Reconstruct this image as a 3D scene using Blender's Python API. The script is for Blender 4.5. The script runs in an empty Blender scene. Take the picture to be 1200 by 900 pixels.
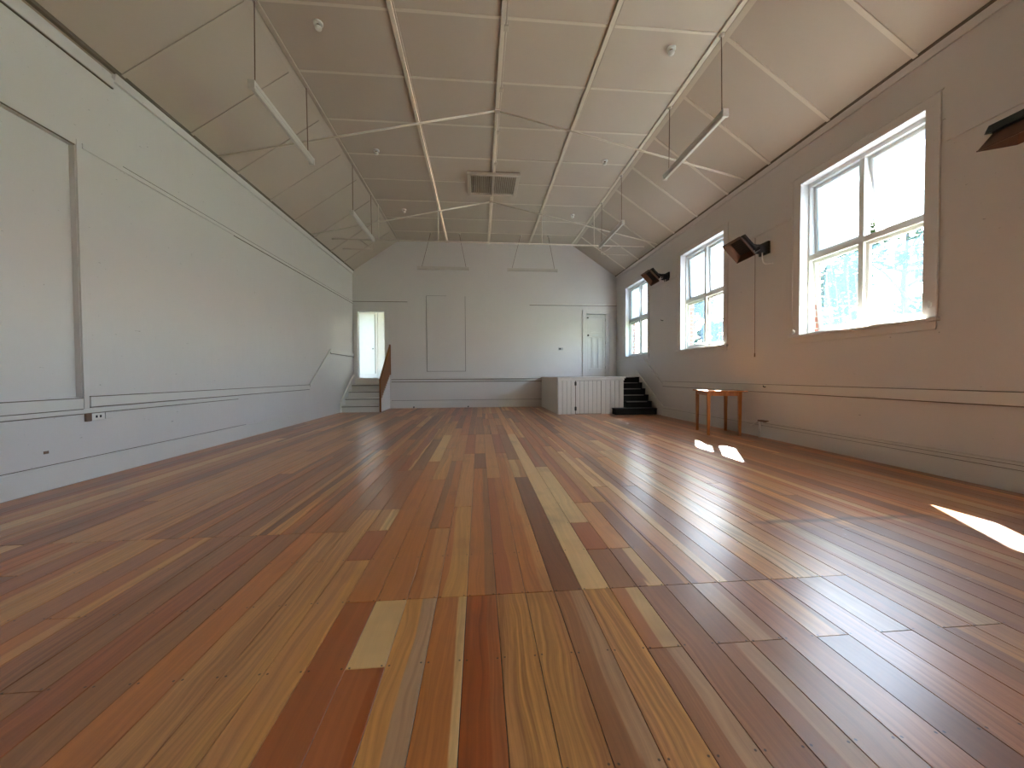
import bpy, math, random
from mathutils import Vector, Matrix, noise as mnoise
R = math.radians
C = bpy.context.scene.collection
scn = bpy.context.scene

# ------------------------------------------------------------------ camera
F_PX, YAW, PITCH, ROLL = 443.8, 0.0863, -0.0223, -0.0058
cd = bpy.data.cameras.new('camera'); cam = bpy.data.objects.new('camera', cd); C.objects.link(cam)
cd.sensor_fit = 'HORIZONTAL'; cd.sensor_width = 36; cd.lens = F_PX / 1200 * 36; cd.clip_start = 0.02
fw = Vector((math.sin(YAW)*math.cos(PITCH), math.cos(YAW)*math.cos(PITCH), math.sin(PITCH)))
r0 = Vector((math.cos(YAW), -math.sin(YAW), 0)); u0 = r0.cross(fw)
ri = r0*math.cos(ROLL) + u0*math.sin(ROLL); up = -r0*math.sin(ROLL) + u0*math.cos(ROLL)
m = Matrix((ri, up, -fw)).transposed().to_4x4(); m.translation = (0, 0, 1)
cam.matrix_world = m
scn.camera = cam

# ------------------------------------------------------------------ light
EXPOSURE = 3.17
SUN_STRENGTH, SKY_STRENGTH = 26.0, 0.34
SUN_DIR = Vector((-1.0, -1.74, -1.53)).normalized()      # the way the light travels
vs = scn.view_settings
vs.view_transform = 'Standard'; vs.look = 'None'; vs.exposure = EXPOSURE; vs.gamma = 1; vs.use_curve_mapping = False
w = bpy.data.worlds.new('sky'); scn.world = w; w.use_nodes = True
nt = w.node_tree; nt.nodes.clear()
sky = nt.nodes.new('ShaderNodeTexSky'); sky.sky_type = 'NISHITA'; sky.sun_disc = False
sky.sun_elevation = R(37.4); sky.sun_rotation = math.atan2(1.0, 1.74); sky.air_density = 1.0; sky.dust_density = 1.0; sky.altitude = 50
bgn = nt.nodes.new('ShaderNodeBackground'); bgn.inputs[1].default_value = SKY_STRENGTH
wo = nt.nodes.new('ShaderNodeOutputWorld')
nt.links.new(sky.outputs[0], bgn.inputs[0]); nt.links.new(bgn.outputs[0], wo.inputs[0])
sd = bpy.data.lights.new('sun', 'SUN'); sd.energy = SUN_STRENGTH; sd.angle = R(0.53); sd.color = (1.0, 0.95, 0.87)
sun = bpy.data.objects.new('sun', sd); C.objects.link(sun)
sun.rotation_euler = SUN_DIR.to_track_quat('-Z', 'Y').to_euler(); sun.location = (12, 20, 14)

# ------------------------------------------------------------------ sizes of the hall (metres)
XL, XR, YB, YF = -3.855, 4.475, 12.05, -4.6
HC, TL, TR = 5.173, 4.215, 4.18          # flat ceiling, wall tops
CL, CR = -2.47, 3.01                     # creases of the ceiling
BEAM_Y = [3.54, 4.50, 5.48, 6.45, 7.40, 8.31, 9.27, 10.25, 11.2, 2.58, 1.62, .66, -.3, -1.26, -2.22, -3.18]

# ------------------------------------------------------------------ helpers
def srgb(r, g, b):
    f = lambda c: (c/255/12.92) if c/255 <= .04045 else ((c/255+.055)/1.055)**2.4
    return (f(r), f(g), f(b), 1)

class N:
    """small node-tree writer"""
    def __init__(s, name):
        s.m = bpy.data.materials.new(name); s.m.use_nodes = True; s.t = s.m.node_tree; s.t.nodes.clear()
        s.out = s.t.nodes.new('ShaderNodeOutputMaterial')
    def n(s, typ, ins=None, **props):
        nd = s.t.nodes.new(typ)
        for k, v in props.items(): setattr(nd, k, v)
        for k, v in (ins or {}).items():
            if isinstance(v, bpy.types.NodeSocket): s.t.links.new(v, nd.inputs[k])
            else: nd.inputs[k].default_value = v
        return nd
    def math(s, op, a, b=0.0, c=0.0, clamp=False):
        return s.n('ShaderNodeMath', {0: a, 1: b, 2: c}, operation=op, use_clamp=clamp).outputs[0]
    def mix(s, f, a, b, mode='MIX'):
        nd = s.n('ShaderNodeMix', {0: f}, data_type='RGBA', blend_type=mode)
        for i, v in ((6, a), (7, b)):
            if isinstance(v, bpy.types.NodeSocket): s.t.links.new(v, nd.inputs[i])
            else: nd.inputs[i].default_value = v
        return nd.outputs[2]
    def ramp(s, f, lo, hi):
        return s.n('ShaderNodeMapRange', {0: f, 1: lo, 2: hi, 3: 0.0, 4: 1.0}, clamp=True).outputs[0]
    def pos(s, scale=(1, 1, 1)):
        g = s.n('ShaderNodeNewGeometry').outputs['Position']
        return s.n('ShaderNodeMapping', {0: g, 3: scale}).outputs[0]
    def noise(s, vec, scale=5, detail=3, rough=.5, dist=0):
        return s.n('ShaderNodeTexNoise', {'Vector': vec, 'Scale': scale, 'Detail': detail, 'Roughness': rough, 'Distortion': dist}).outputs[0]
    def bsdf(s, **kw):
        ins = {k.replace('_', ' '): v for k, v in kw.items()}
        b = s.n('ShaderNodeBsdfPrincipled', ins)
        s.t.links.new(b.outputs[0], s.out.inputs[0]); return b

def plain(name, col, rough=.5, metal=0, var=.06, scale=8, bump=0.0, spec=.5):
    a = N(name); f = a.noise(a.pos(), scale, 4)
    lo = [c*(1-var) for c in col[:3]]+[1]; hi = [min(1, c*(1+var)) for c in col[:3]]+[1]
    kw = dict(Base_Color=a.mix(f, lo, hi), Roughness=rough, Metallic=metal)
    if bump: kw['Normal'] = a.n('ShaderNodeBump', {'Strength': bump, 'Distance': .002, 'Height': a.noise(a.pos(), 160, 3)}).outputs[0]
    b = a.bsdf(**kw); b.inputs['Specular IOR Level'].default_value = spec
    return a.m

def paint(name, col, rough, marks=0.0, streak=False):
    """old gloss or eggshell paint over plaster board: soft mottling, brush streaks, a few scuffs"""
    a = N(name); p = a.pos()
    f = a.noise(p, 1.3, 4); c = a.mix(f, [x*.965 for x in col[:3]]+[1], [min(1, x*1.03) for x in col[:3]]+[1])
    if marks:
        d = a.ramp(a.noise(p, 11, 3, .65), .745, .775)
        d2 = a.ramp(a.noise(a.pos((1, .6, 2.6)), 23, 2, .6), .745, .76)
        c = a.mix(a.math('MULTIPLY', a.math('MAXIMUM', d, d2), marks), c, srgb(96, 84, 70))
    h = a.noise(a.pos((1.0, 2.2, .5)) if streak else p, 3.0 if streak else 9, 3, .5)
    h = a.math('ADD', a.math('MULTIPLY', h, 1.0 if streak else .35), a.math('MULTIPLY', a.noise(p, 90, 3), .10))
    bp = a.n('ShaderNodeBump', {'Strength': .35, 'Distance': .009 if streak else .006, 'Height': h}).outputs[0]
    r = a.math('ADD', max(rough-.05, .285), a.math('MULTIPLY', a.noise(p, 2.2, 3), .12))
    a.bsdf(Base_Color=c, Roughness=r, Normal=bp)
    return a.m

M = {}
M['wall'] = paint('white_wall_paint', srgb(216, 210, 205), .34, .55, True)
M['ceil'] = paint('cream_ceiling_paint', srgb(194, 180, 164), .6)
M['batten'] = paint('cream_batten_paint', srgb(216, 205, 188), .5)
M['trim'] = paint('white_gloss_trim', srgb(218, 213, 206), .30, .25)
M['white'] = plain('white_enamel', srgb(222, 222, 218), .3)
M['stairwhite'] = paint('worn_white_stair_paint', srgb(222, 216, 206), .45, .8)
M['fixture'] = plain('aged_white_fitting', srgb(204, 196, 186), .4)
M['plastic'] = plain('white_plastic', srgb(226, 222, 214), .35)
M['black'] = plain('matt_black', srgb(20, 18, 17), .55, bump=.2)
M['carpet'] = plain('black_stair_carpet', srgb(13, 12, 12), .9, var=.2, scale=60, bump=.5)
M['nosing'] = plain('worn_nosing', srgb(150, 146, 140), .4)
M['rust'] = plain('heat_browned_steel', srgb(84, 52, 34), .42, .5, var=.25, scale=14)
M['steel'] = plain('dull_aluminium', srgb(170, 170, 168), .38, .8)
M['mesh'] = plain('burnt_ceramic_burner', srgb(34, 30, 30), .7, var=.3, scale=60)
M['oak'] = None
M['brown_board'] = None
M['dark_line'] = plain('dark_line_paint', srgb(112, 100, 86), .8)  # darker strips along trim edges, in board gaps and under the stair nosings
M['tan'] = plain('brown_socket_block', srgb(120, 92, 72), .5)
M['ventback'] = plain('grey_duct_plate', srgb(146, 130, 112), .8)
M['dark'] = plain('dark_gap', srgb(24, 18, 14), .9)
M['brass'] = plain('aged_bronze', srgb(52, 44, 36), .35, .8)
M['bark'] = plain('bark', srgb(70, 58, 48), .9, var=.3, scale=20, bump=.6)

def wood(name, c1, c2, rough=.35, axis=2, sc=18):
    a = N(name); s = [sc, sc, sc]; s[axis] = 1.6
    p = a.pos(tuple(s)); f = a.noise(p, 1.6, 5, .6, .6)
    b = a.bsdf(Base_Color=a.mix(a.ramp(f, .3, .7), c1, c2), Roughness=rough)
    return a.m
M['oak'] = wood('honey_varnished_timber', srgb(146, 84, 34), srgb(188, 118, 56), .28)
M['oak_top'] = wood('honey_varnished_table_top', srgb(150, 92, 44), srgb(190, 126, 66), .25, 1)
M['brown_board'] = wood('brown_varnished_timber', srgb(112, 62, 20), srgb(152, 90, 36), .4)

# floor boards: every board carries its own colours, split and seed as attributes
def floor_material():
    a = N('varnished_mixed_timber_boards')
    at = lambda n_: a.n('ShaderNodeAttribute', attribute_name=n_)
    c1 = at('board_color').outputs['Color']; c2 = at('sap_color').outputs['Color']
    prm = a.n('ShaderNodeSeparateColor', {0: at('board_param').outputs['Color']})   # seed, split, grain
    seed, split, grain = prm.outputs[0], prm.outputs[1], prm.outputs[2]
    uvn = a.n('ShaderNodeUVMap', uv_map='board'); sx = a.n('ShaderNodeSeparateXYZ', {0: uvn.outputs[0]})
    u = sx.outputs[0]                                   # 0..1 across one board
    g = a.n('ShaderNodeSeparateXYZ', {0: a.n('ShaderNodeNewGeometry').outputs['Position']})
    px, py = g.outputs[0], g.outputs[1]
    s50 = a.math('MULTIPLY', seed, 57.0)
    vec = lambda x, y, z: a.n('ShaderNodeCombineXYZ', {0: x, 1: y, 2: z}).outputs[0]
    # long drifting warp so the grain wanders
    warp = a.noise(vec(a.math('MULTIPLY', px, 3.0), a.math('MULTIPLY', py, 1.1), s50), 1.3, 2)
    wx = a.math('ADD', px, a.math('MULTIPLY', warp, .11))
    g1 = a.noise(vec(a.math('MULTIPLY', wx, 48), a.math('MULTIPLY', py, .8), s50), 1.0, 3, .55)
    g2 = a.noise(vec(a.math('MULTIPLY', wx, 120), a.math('MULTIPLY', py, 1.1), s50), 1.0, 3, .55)
    g3 = a.noise(vec(a.math('MULTIPLY', wx, 14), a.math('MULTIPLY', py, .55), a.math('ADD', s50, 9.0)), 1.0, 2)
    cloud = a.noise(vec(px, a.math('MULTIPLY', py, 1.0), s50), 4.5, 3, .6, .4)
    # ring figure
    rng = a.math('SINE', a.math('MULTIPLY', a.math('ADD', wx, a.math('MULTIPLY', cloud, .09)), 230))
    k = a.math('ADD', a.math('MULTIPLY', a.ramp(g1, .38, .62), .50), a.math('MULTIPLY', a.ramp(g2, .34, .66), .36))
    k = a.math('ADD', k, a.math('MULTIPLY', a.math('ADD', a.math('MULTIPLY', rng, .5), .5), .10))
    sapm = a.ramp(a.math('ADD', u, a.math('MULTIPLY', a.math('SUBTRACT', g3, .5), .8)), a.math('SUBTRACT', split, .02), a.math('ADD', split, .02))
    base = a.mix(sapm, c1, c2)
    dark = a.mix(1.0, base, (.44, .32, .20, 1), 'MULTIPLY')
    light = a.mix(1.0, base, (1.16, 1.15, 1.10, 1), 'MULTIPLY')
    fig = a.mix(k, dark, light)
    col = a.mix(grain, base, fig)
    # large mottling and dark smoky patches
    big = a.noise(vec(a.math('MULTIPLY', px, 1.0), a.math('MULTIPLY', py, .9), s50), 2.2, 3, .6)
    col = a.mix(a.math('MULTIPLY', a.ramp(big, .56, .76), .38), col, (.20, .075, .03, 1))
    # nail heads two to a board on every joist
    fy = a.math('SUBTRACT', a.math('FRACT', a.math('ADD', a.math('DIVIDE', a.math('SUBTRACT', py, 1.32), .395), .5)), .5)
    dy = a.math('MULTIPLY', a.math('ADD', fy, a.math('MULTIPLY', a.math('SUBTRACT', g3, .5), .05)), .395)
    fu = a.math('SUBTRACT', a.math('ABSOLUTE', a.math('SUBTRACT', u, .5)), .40)
    dx = a.math('MULTIPLY', fu, .1335)
    dd = a.math('SQRT', a.math('ADD', a.math('MULTIPLY', dx, dx), a.math('MULTIPLY', dy, dy)))
    nail = a.math('SUBTRACT', 1.0, a.ramp(dd, .0026, .0048))
    col = a.mix(a.math('MULTIPLY', nail, .85), col, (.03, .015, .01, 1))
    # worn, scuffed area by the right wall and fine scratches
    pz = vec(px, py, 0.0)
    wear = a.math('MULTIPLY', a.ramp(px, 1.5, 2.1), a.math('SUBTRACT', 1.0, a.ramp(py, 2.25, 2.40)))
    wear = a.math('MULTIPLY', wear, a.ramp(py, .7, 1.3))
    scr = a.ramp(a.noise(vec(a.math('MULTIPLY', px, 7), a.math('MULTIPLY', py, 55), 3.0), 1.0, 4, .7), .66, .72)
    scr2 = a.ramp(a.noise(vec(a.math('MULTIPLY', px, 40), a.math('MULTIPLY', py, 9), 7.0), 1.0, 4, .7), .67, .72)
    scr = a.math('MAXIMUM', scr, scr2)
    col = a.mix(a.math('MULTIPLY', wear, .55), col, (.15, .07, .055, 1))
    col = a.mix(a.math('MULTIPLY', a.math('MULTIPLY', scr, wear), .5), col, (.52, .45, .40, 1))
    sy = a.math('ABSOLUTE', a.math('SUBTRACT', a.math('ADD', py, a.math('MULTIPLY', a.math('SUBTRACT', warp, .5), .08)), 2.375))
    smear = a.math('MULTIPLY', a.math('SUBTRACT', 1.0, a.ramp(sy, .008, .045)), a.math('MULTIPLY', a.ramp(px, 1.7, 1.95), a.math('SUBTRACT', 1.0, a.ramp(px, 3.0, 3.3))))
    col = a.mix(a.math('MULTIPLY', smear, .6), col, (.035, .02, .015, 1))
    dirt = a.ramp(a.noise(pz, 1.7, 5, .7), .62, .78)
    col = a.mix(a.math('MULTIPLY', dirt, .22), col, (.14, .07, .04, 1))
    r = a.math('ADD', .268, a.math('MULTIPLY', a.noise(pz, 1.2, 4, .6), .05))
    r = a.math('ADD', r, a.math('MULTIPLY', a.noise(vec(a.math('MULTIPLY', px, 40), a.math('MULTIPLY', py, 3), s50), 1.0, 2), .02))
    r = a.math('ADD', r, a.math('MULTIPLY', wear, .09))
    cup = a.math('MULTIPLY', a.math('MULTIPLY', a.math('SUBTRACT', u, .5), a.math('SUBTRACT', u, .5)), 1.6)
    h = a.math('ADD', cup, a.math('MULTIPLY', a.noise(vec(a.math('MULTIPLY', px, 5), a.math('MULTIPLY', py, 2.2), s50), 1.0, 2), 1.3))
    h = a.math('ADD', h, a.math('MULTIPLY', g2, .03))
    h = a.math('ADD', h, a.math('MULTIPLY', a.math('MULTIPLY', scr, wear), .10))
    bp = a.n('ShaderNodeBump', {'Strength': .6, 'Distance': .0026, 'Height': h}).outputs[0]
    b = a.bsdf(Base_Color=col, Roughness=r, Normal=bp)
    b.inputs['Specular IOR Level'].default_value = .8
    return a.m
M['floor'] = floor_material()

def brick_material():
    a = N('red_brick_outside'); g = a.pos((1, 1, 1))
    s = a.n('ShaderNodeSeparateXYZ', {0: g})
    v = a.n('ShaderNodeCombineXYZ', {0: a.math('ADD', s.outputs[1], s.outputs[0]), 1: s.outputs[2], 2: 0.0}).outputs[0]
    b = a.n('ShaderNodeTexBrick', {'Vector': v, 'Color1': srgb(140, 84, 66), 'Color2': srgb(112, 66, 54), 'Mortar': srgb(150, 142, 132),
                                   'Scale': 1.0, 'Mortar Size': .010, 'Brick Width': .23, 'Row Height': .086})
    a.bsdf(Base_Color=b.outputs[0], Roughness=.85); return a.m
M['brick'] = brick_material()

def frosted_glass():
    a = N('stippled_obscure_glass'); p = a.pos()
    n1 = a.noise(p, 55, 4, .6)
    bp = a.n('ShaderNodeBump', {'Strength': .9, 'Distance': .01, 'Height': n1}).outputs[0]
    tr = a.n('ShaderNodeBsdfTranslucent', {0: a.mix(n1, (.42, .475, .55, 1), (.56, .605, .68, 1)), 1: bp})
    gl = a.n('ShaderNodeBsdfGlossy', {0: (.9, .95, 1, 1), 1: .25, 2: bp})
    mx = a.n('ShaderNodeMixShader', {0: .07, 1: tr.outputs[0], 2: gl.outputs[0]})
    a.t.links.new(mx.outputs[0], a.out.inputs[0]); return a.m
M['frost'] = frosted_glass()

def clear_glass():
    """old clear pane: mostly transparent, a dusty film with rain streaks that scatters a little light"""
    a = N('dusty_clear_glass')
    st = a.noise(a.pos((1, 34, 1.0)), 1.0, 4, .7)
    film = a.math('ADD', .020, a.math('MULTIPLY', a.ramp(st, .52, .80), .05))
    tp = a.n('ShaderNodeBsdfTransparent', {0: (.90, .96, .98, 1)})
    tr = a.n('ShaderNodeBsdfTranslucent', {0: (.42, .68, 1.0, 1)})
    gl = a.n('ShaderNodeBsdfGlossy', {0: (1, 1, 1, 1), 1: .02})
    m1 = a.n('ShaderNodeMixShader', {0: film, 1: tp.outputs[0], 2: tr.outputs[0]})
    m2 = a.n('ShaderNodeMixShader', {0: .05, 1: m1.outputs[0], 2: gl.outputs[0]})
    a.t.links.new(m2.outputs[0], a.out.inputs[0]); return a.m
M['glass'] = clear_glass()

def leaf_material():
    a = N('tree_leaves'); f = a.noise(a.pos(), 3, 2)
    c = a.mix(f, srgb(30, 44, 26), srgb(52, 66, 36))
    d = a.n('ShaderNodeBsdfDiffuse', {0: c}); t = a.n('ShaderNodeBsdfTranslucent', {0: c})
    mx = a.n('ShaderNodeMixShader', {0: .2, 1: d.outputs[0], 2: t.outputs[0]})
    a.t.links.new(mx.outputs[0], a.out.inputs[0]); return a.m
M['leaf'] = leaf_material()
M['grass'] = plain('mown_grass', srgb(96, 108, 62), .9, var=.25, scale=3)

class MB:
    def __init__(s): s.v = []; s.f = []; s.mi = []
    def add(s, vs_, fs, mi=0):
        o = len(s.v); s.v += [tuple(x) for x in vs_]
        for f in fs: s.f.append([o+i for i in f]); s.mi.append(mi)
        return s
    def box(s, x0, x1, y0, y1, z0, z1, mi=0):
        x0, x1 = sorted((x0, x1)); y0, y1 = sorted((y0, y1)); z0, z1 = sorted((z0, z1))
        return s.add([(x, y, z) for z in (z0, z1) for x, y in ((x0, y0), (x1, y0), (x1, y1), (x0, y1))],
                     [(3, 2, 1, 0), (4, 5, 6, 7), (0, 1, 5, 4), (1, 2, 6, 5), (2, 3, 7, 6), (3, 0, 4, 7)], mi)
    def hexa(s, a, b, mi=0):
        """two matching quads (lists of 4 points) joined to a solid"""
        return s.add(list(a)+list(b), [(3, 2, 1, 0), (4, 5, 6, 7), (0, 1, 5, 4), (1, 2, 6, 5), (2, 3, 7, 6), (3, 0, 4, 7)], mi)
    def prism(s, poly, axis, a0, a1, mi=0):
        """poly in the plane across axis (0: y,z  1: x,z  2: x,y) pushed from a0 to a1"""
        def P(p, a):
            return (a, p[0], p[1]) if axis == 0 else (p[0], a, p[1]) if axis == 1 else (p[0], p[1], a)
        n = len(poly); vs_ = [P(p, a0) for p in poly]+[P(p, a1) for p in poly]
        fs = [tuple(range(n))[::-1], tuple(range(n, 2*n))]+[(i, (i+1) % n, n+(i+1) % n, n+i) for i in range(n)]
        return s.add(vs_, fs, mi)
    def bar(s, p0, p1, w_, h_, upv=(0, 0, 1), mi=0):
        p0, p1 = Vector(p0), Vector(p1); d = (p1-p0).normalized(); u = Vector(upv)
        r = d.cross(u).normalized(); u = r.cross(d)
        q = lambda p: [p-r*w_/2-u*h_/2, p+r*w_/2-u*h_/2, p+r*w_/2+u*h_/2, p-r*w_/2+u*h_/2]
        return s.hexa(q(p0), q(p1), mi)
    def tube(s, pts, r, n=10, mi=0, r1=None):
        pts = [Vector(p) for p in pts]; o = len(s.v); ref = None; K = len(pts)
        for i, p in enumerate(pts):
            d = (pts[min(i+1, K-1)]-pts[max(i-1, 0)]).normalized()
            if ref is None: ref = d.orthogonal().normalized()
            ref = (ref-d*ref.dot(d)).normalized(); b = d.cross(ref)
            rr = r if r1 is None else r+(r1-r)*i/(K-1)
            for j in range(n):
                t = 2*math.pi*j/n; s.v.append(tuple(p+ref*math.cos(t)*rr+b*math.sin(t)*rr))
        for i in range(K-1):
            for j in range(n):
                s.f.append([o+i*n+j, o+i*n+(j+1) % n, o+(i+1)*n+(j+1) % n, o+(i+1)*n+j]); s.mi.append(mi)
        s.f.append([o+j for j in range(n)][::-1]); s.mi.append(mi)
        s.f.append([o+(K-1)*n+j for j in range(n)]); s.mi.append(mi)
        return s
    def lathe(s, prof, center=(0, 0, 0), n=20, mi=0):
        o = len(s.v); cx, cy, cz = center
        for r_, z_ in prof:
            for j in range(n):
                t = 2*math.pi*j/n; s.v.append((cx+r_*math.cos(t), cy+r_*math.sin(t), cz+z_))
        for i in range(len(prof)-1):
            for j in range(n):
                s.f.append([o+i*n+j, o+i*n+(j+1) % n, o+(i+1)*n+(j+1) % n, o+(i+1)*n+j]); s.mi.append(mi)
        s.f.append([o+j for j in range(n)][::-1]); s.mi.append(mi)
        s.f.append([o+(len(prof)-1)*n+j for j in range(n)]); s.mi.append(mi)
        return s
    def build(s, name, mats, parent=None, bevel=0, smooth=False, local=False, origin=None):
        me = bpy.data.meshes.new(name)
        if origin is not None and parent is None: off = Vector(origin)
        elif parent is not None and not local: off = parent.matrix_basis.translation.copy() if parent.parent is None else (parent.parent.location+parent.location)
        else: off = Vector((0, 0, 0))
        me.from_pydata([tuple(Vector(v)-off) for v in s.v], [], s.f)
        for m_ in (mats if isinstance(mats, (list, tuple)) else [mats]): me.materials.append(m_)
        for p, i in zip(me.polygons, s.mi): p.material_index = i; p.use_smooth = smooth
        me.validate()
        o = bpy.data.objects.new(name, me); C.objects.link(o)
        if origin is not None and parent is None: o.location = origin
        if parent is not None: o.parent = parent
        if bevel:
            b = o.modifiers.new('bevel', 'BEVEL'); b.width = bevel; b.segments = 2; b.limit_method = 'ANGLE'; b.angle_limit = R(40)
            o.modifiers.new('wn', 'WEIGHTED_NORMAL')
        return o

def thing(name, label, cat, loc=(0, 0, 0), rot=(0, 0, 0), group=None):
    o = bpy.data.objects.new(name, None); C.objects.link(o); o.location = loc; o.rotation_euler = rot; o.empty_display_size = .1
    o['label'] = label; o['category'] = cat
    if group: o['group'] = group
    return o
def tag(o, label, cat, group=None):
    o['label'] = label; o['category'] = cat
    if group: o['group'] = group
    return o
def struct(o): o['kind'] = 'structure'; return o
kids = {}
def copy_tree(o, parent=None):
    c = o.copy(); C.objects.link(c); c.parent = parent
    for ch in [x for x in list(C.objects) if x.parent == o]: copy_tree(ch, c)
    return c

# ================================================================== FLOOR
rnd = random.Random(11)
PAL = {'orange': (190, 116, 58), 'red': (172, 96, 50), 'deep': (158, 78, 30), 'tan': (200, 140, 84), 'pale': (220, 178, 120),
       'brown': (160, 106, 64), 'dark': (134, 82, 48), 'grey': (184, 142, 104), 'pink': (174, 112, 70), 'gold': (208, 148, 82)}
PW = .1335
def jy(k): return 1.71+.395*k            # joists
# the boards that can be told apart in the middle of the hall: column -> (start, end, colour, sapwood colour, split, grain)
FIX = {
 -8: [(-9, 2, 'tan', 'brown', 2, .8)], -7: [(-9, 3, 'tan', 'gold', .7, .7), (3, 6, 'pink', 'pink', 2, .3)],
 -6: [(-9, 1, 'tan', 'gold', .6, .5), (1, 2, 'red', 'red', 2, .3), (2, 3, 'tan', 'pale', .5, .7), (3, 6, 'pink', 'pink', 2, .35)],
 -5: [(-9, 0, 'red', 'red', 2, .3), (0, 7, 'orange', 'orange', 2, .25), (7, 12, 'pale', 'pale', 2, .3)],
 -4: [(-9, -1, 'red', 'deep', .7, .3), (-1, 0, 'pale', 'pale', 2, .12), (0, 5, 'orange', 'orange', 2, .25), (5, 9, 'tan', 'gold', .5, .5)],
 -3: [(-9, 0, 'gold', 'grey', .55, .55), (0, 2, 'orange', 'tan', .3, .3), (2, 7, 'brown', 'orange', .4, .4), (7, 12, 'tan', 'tan', 2, .4)],
 -2: [(-9, 0, 'orange', 'pale', .72, .6), (0, 3, 'orange', 'gold', .2, .35), (3, 8, 'tan', 'tan', 2, .4), (8, 12, 'red', 'red', 2, .3)],
 -1: [(-9, 0, 'deep', 'red', .7, .75), (0, 6, 'orange', 'brown', .7, .4), (6, 8, 'dark', 'dark', 2, .4), (8, 12, 'tan', 'tan', 2, .3)],
 0: [(-9, 0, 'tan', 'gold', .3, 1.0), (0, 5, 'red', 'orange', .5, .3), (5, 12, 'tan', 'tan', 2, .3)],
 1: [(-9, 0, 'gold', 'tan', .6, .9), (0, 8, 'orange', 'tan', .6, .5), (8, 12, 'red', 'red', 2, .4)],
 2: [(-9, 0, 'brown', 'grey', .6, .6), (0, 5, 'dark', 'dark', 2, .4), (5, 7, 'pale', 'tan', .5, .4), (7, 12, 'brown', 'brown', 2, .4)],
 3: [(-9, 0, 'tan', 'gold', .3, .9), (0, 12, 'pale', 'pale', 2, .2)],
 4: [(-9, -1, 'brown', 'grey', .5, .5), (-1, 0, 'orange', 'pale', .5, .15), (0, 1, 'brown', 'tan', 2, .3), (1, 2, 'red', 'red', 2, .3), (2, 6, 'pale', 'pale', 2, .3), (6, 11, 'red', 'brown', .5, .4)],
 5: [(-9, 0, 'brown', 'brown', 2, .5), (0, 1, 'brown', 'pale', .5, .2), (1, 3, 'tan', 'tan', 2, .3), (3, 9, 'orange', 'red', .5, .4)],
 6: [(-9, -1, 'brown', 'grey', .5, .4), (-1, 0, 'brown', 'brown', 2, .3), (0, 3, 'brown', 'tan', .8, .3), (3, 9, 'tan', 'gold', .5, .4)],
 7: [(-9, -1, 'brown', 'brown', 2, .4), (-1, 0, 'grey', 'brown', .6, .3), (0, 4, 'brown', 'tan', .1, .3), (4, 8, 'pale', 'tan', .6, .3)],
}
def rand_board(xc, yc):
    if abs(xc-.3) < 1.9 and yc > 1.7:
        nm = rnd.choices(['orange', 'red', 'tan', 'pale', 'brown', 'dark', 'gold', 'pink'], [5, 2.5, 5, 1.2, 3.5, .9, 2.5, 2])[0]
    elif xc > 1.5:
        nm = rnd.choices(['brown', 'orange', 'tan', 'grey', 'dark', 'pink'], [5, 2.5, 2, .6, .7, 3.5])[0]
    else:
        nm = rnd.choices(['brown', 'orange', 'tan', 'gold', 'pink', 'dark', 'pale', 'red'], [5, 2.5, 4.2, 1.2, 3, .5, .2, .7])[0]
    sap = rnd.choice(['tan', 'pale', 'brown', 'orange', 'gold']) if rnd.random() < .38 else nm
    return nm, sap, (rnd.uniform(.25, .8) if sap != nm else 2), rnd.uniform(.35, .9)
V, Fc, UVs, C1, C2, PR = [], [], [], [], [], []
def board(xa, xb, ya, yb, spec):
    nm, sap, split, grain = spec
    j = rnd.uniform(1.0, 1.16)
    def cc(n_):
        c = srgb(*PAL[n_]); h = rnd.uniform(-.03, .03)
        return (c[0]*j*(1+h), c[1]*j, c[2]*j*(1-h), 1)
    a, b_ = cc(nm), cc(sap if sap else nm)
    seed = rnd.random(); z = rnd.uniform(-.0005, .0005); g = .0013; e = .0008
    xa += g; xb -= g; ya += .0014; yb -= .0014
    o = len(V)
    V.extend([(xa, ya, z-e), (xb, ya, z-e), (xb, yb, z-e), (xa, yb, z-e),
              (xa+e, ya+e, z), (xb-e, ya+e, z), (xb-e, yb-e, z), (xa+e, yb-e, z),
              (xa, ya, -.02), (xb, ya, -.02), (xb, yb, -.02), (xa, yb, -.02)])
    uv = [(0, 0), (1, 0), (1, 1), (0, 1), (.02, 0), (.98, 0), (.98, 1), (.02, 1), (0, 0), (1, 0), (1, 1), (0, 1)]
    for f in [(4, 5, 6, 7), (0, 1, 5, 4), (1, 2, 6, 5), (2, 3, 7, 6), (3, 0, 4, 7), (8, 9, 1, 0), (9, 10, 2, 1), (10, 11, 3, 2), (11, 8, 0, 3)]:
        Fc.append([o+i for i in f]); UVs.extend([uv[i] for i in f])
        C1.append(a); C2.append(b_); PR.append((seed, min(split, 2)/1.0, grain, 1))
k0 = int((XL-.07)/PW)-1; k1 = int((XR-.07)/PW)+1
JMAX = int((YB-1.71)/.395)+2
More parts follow.
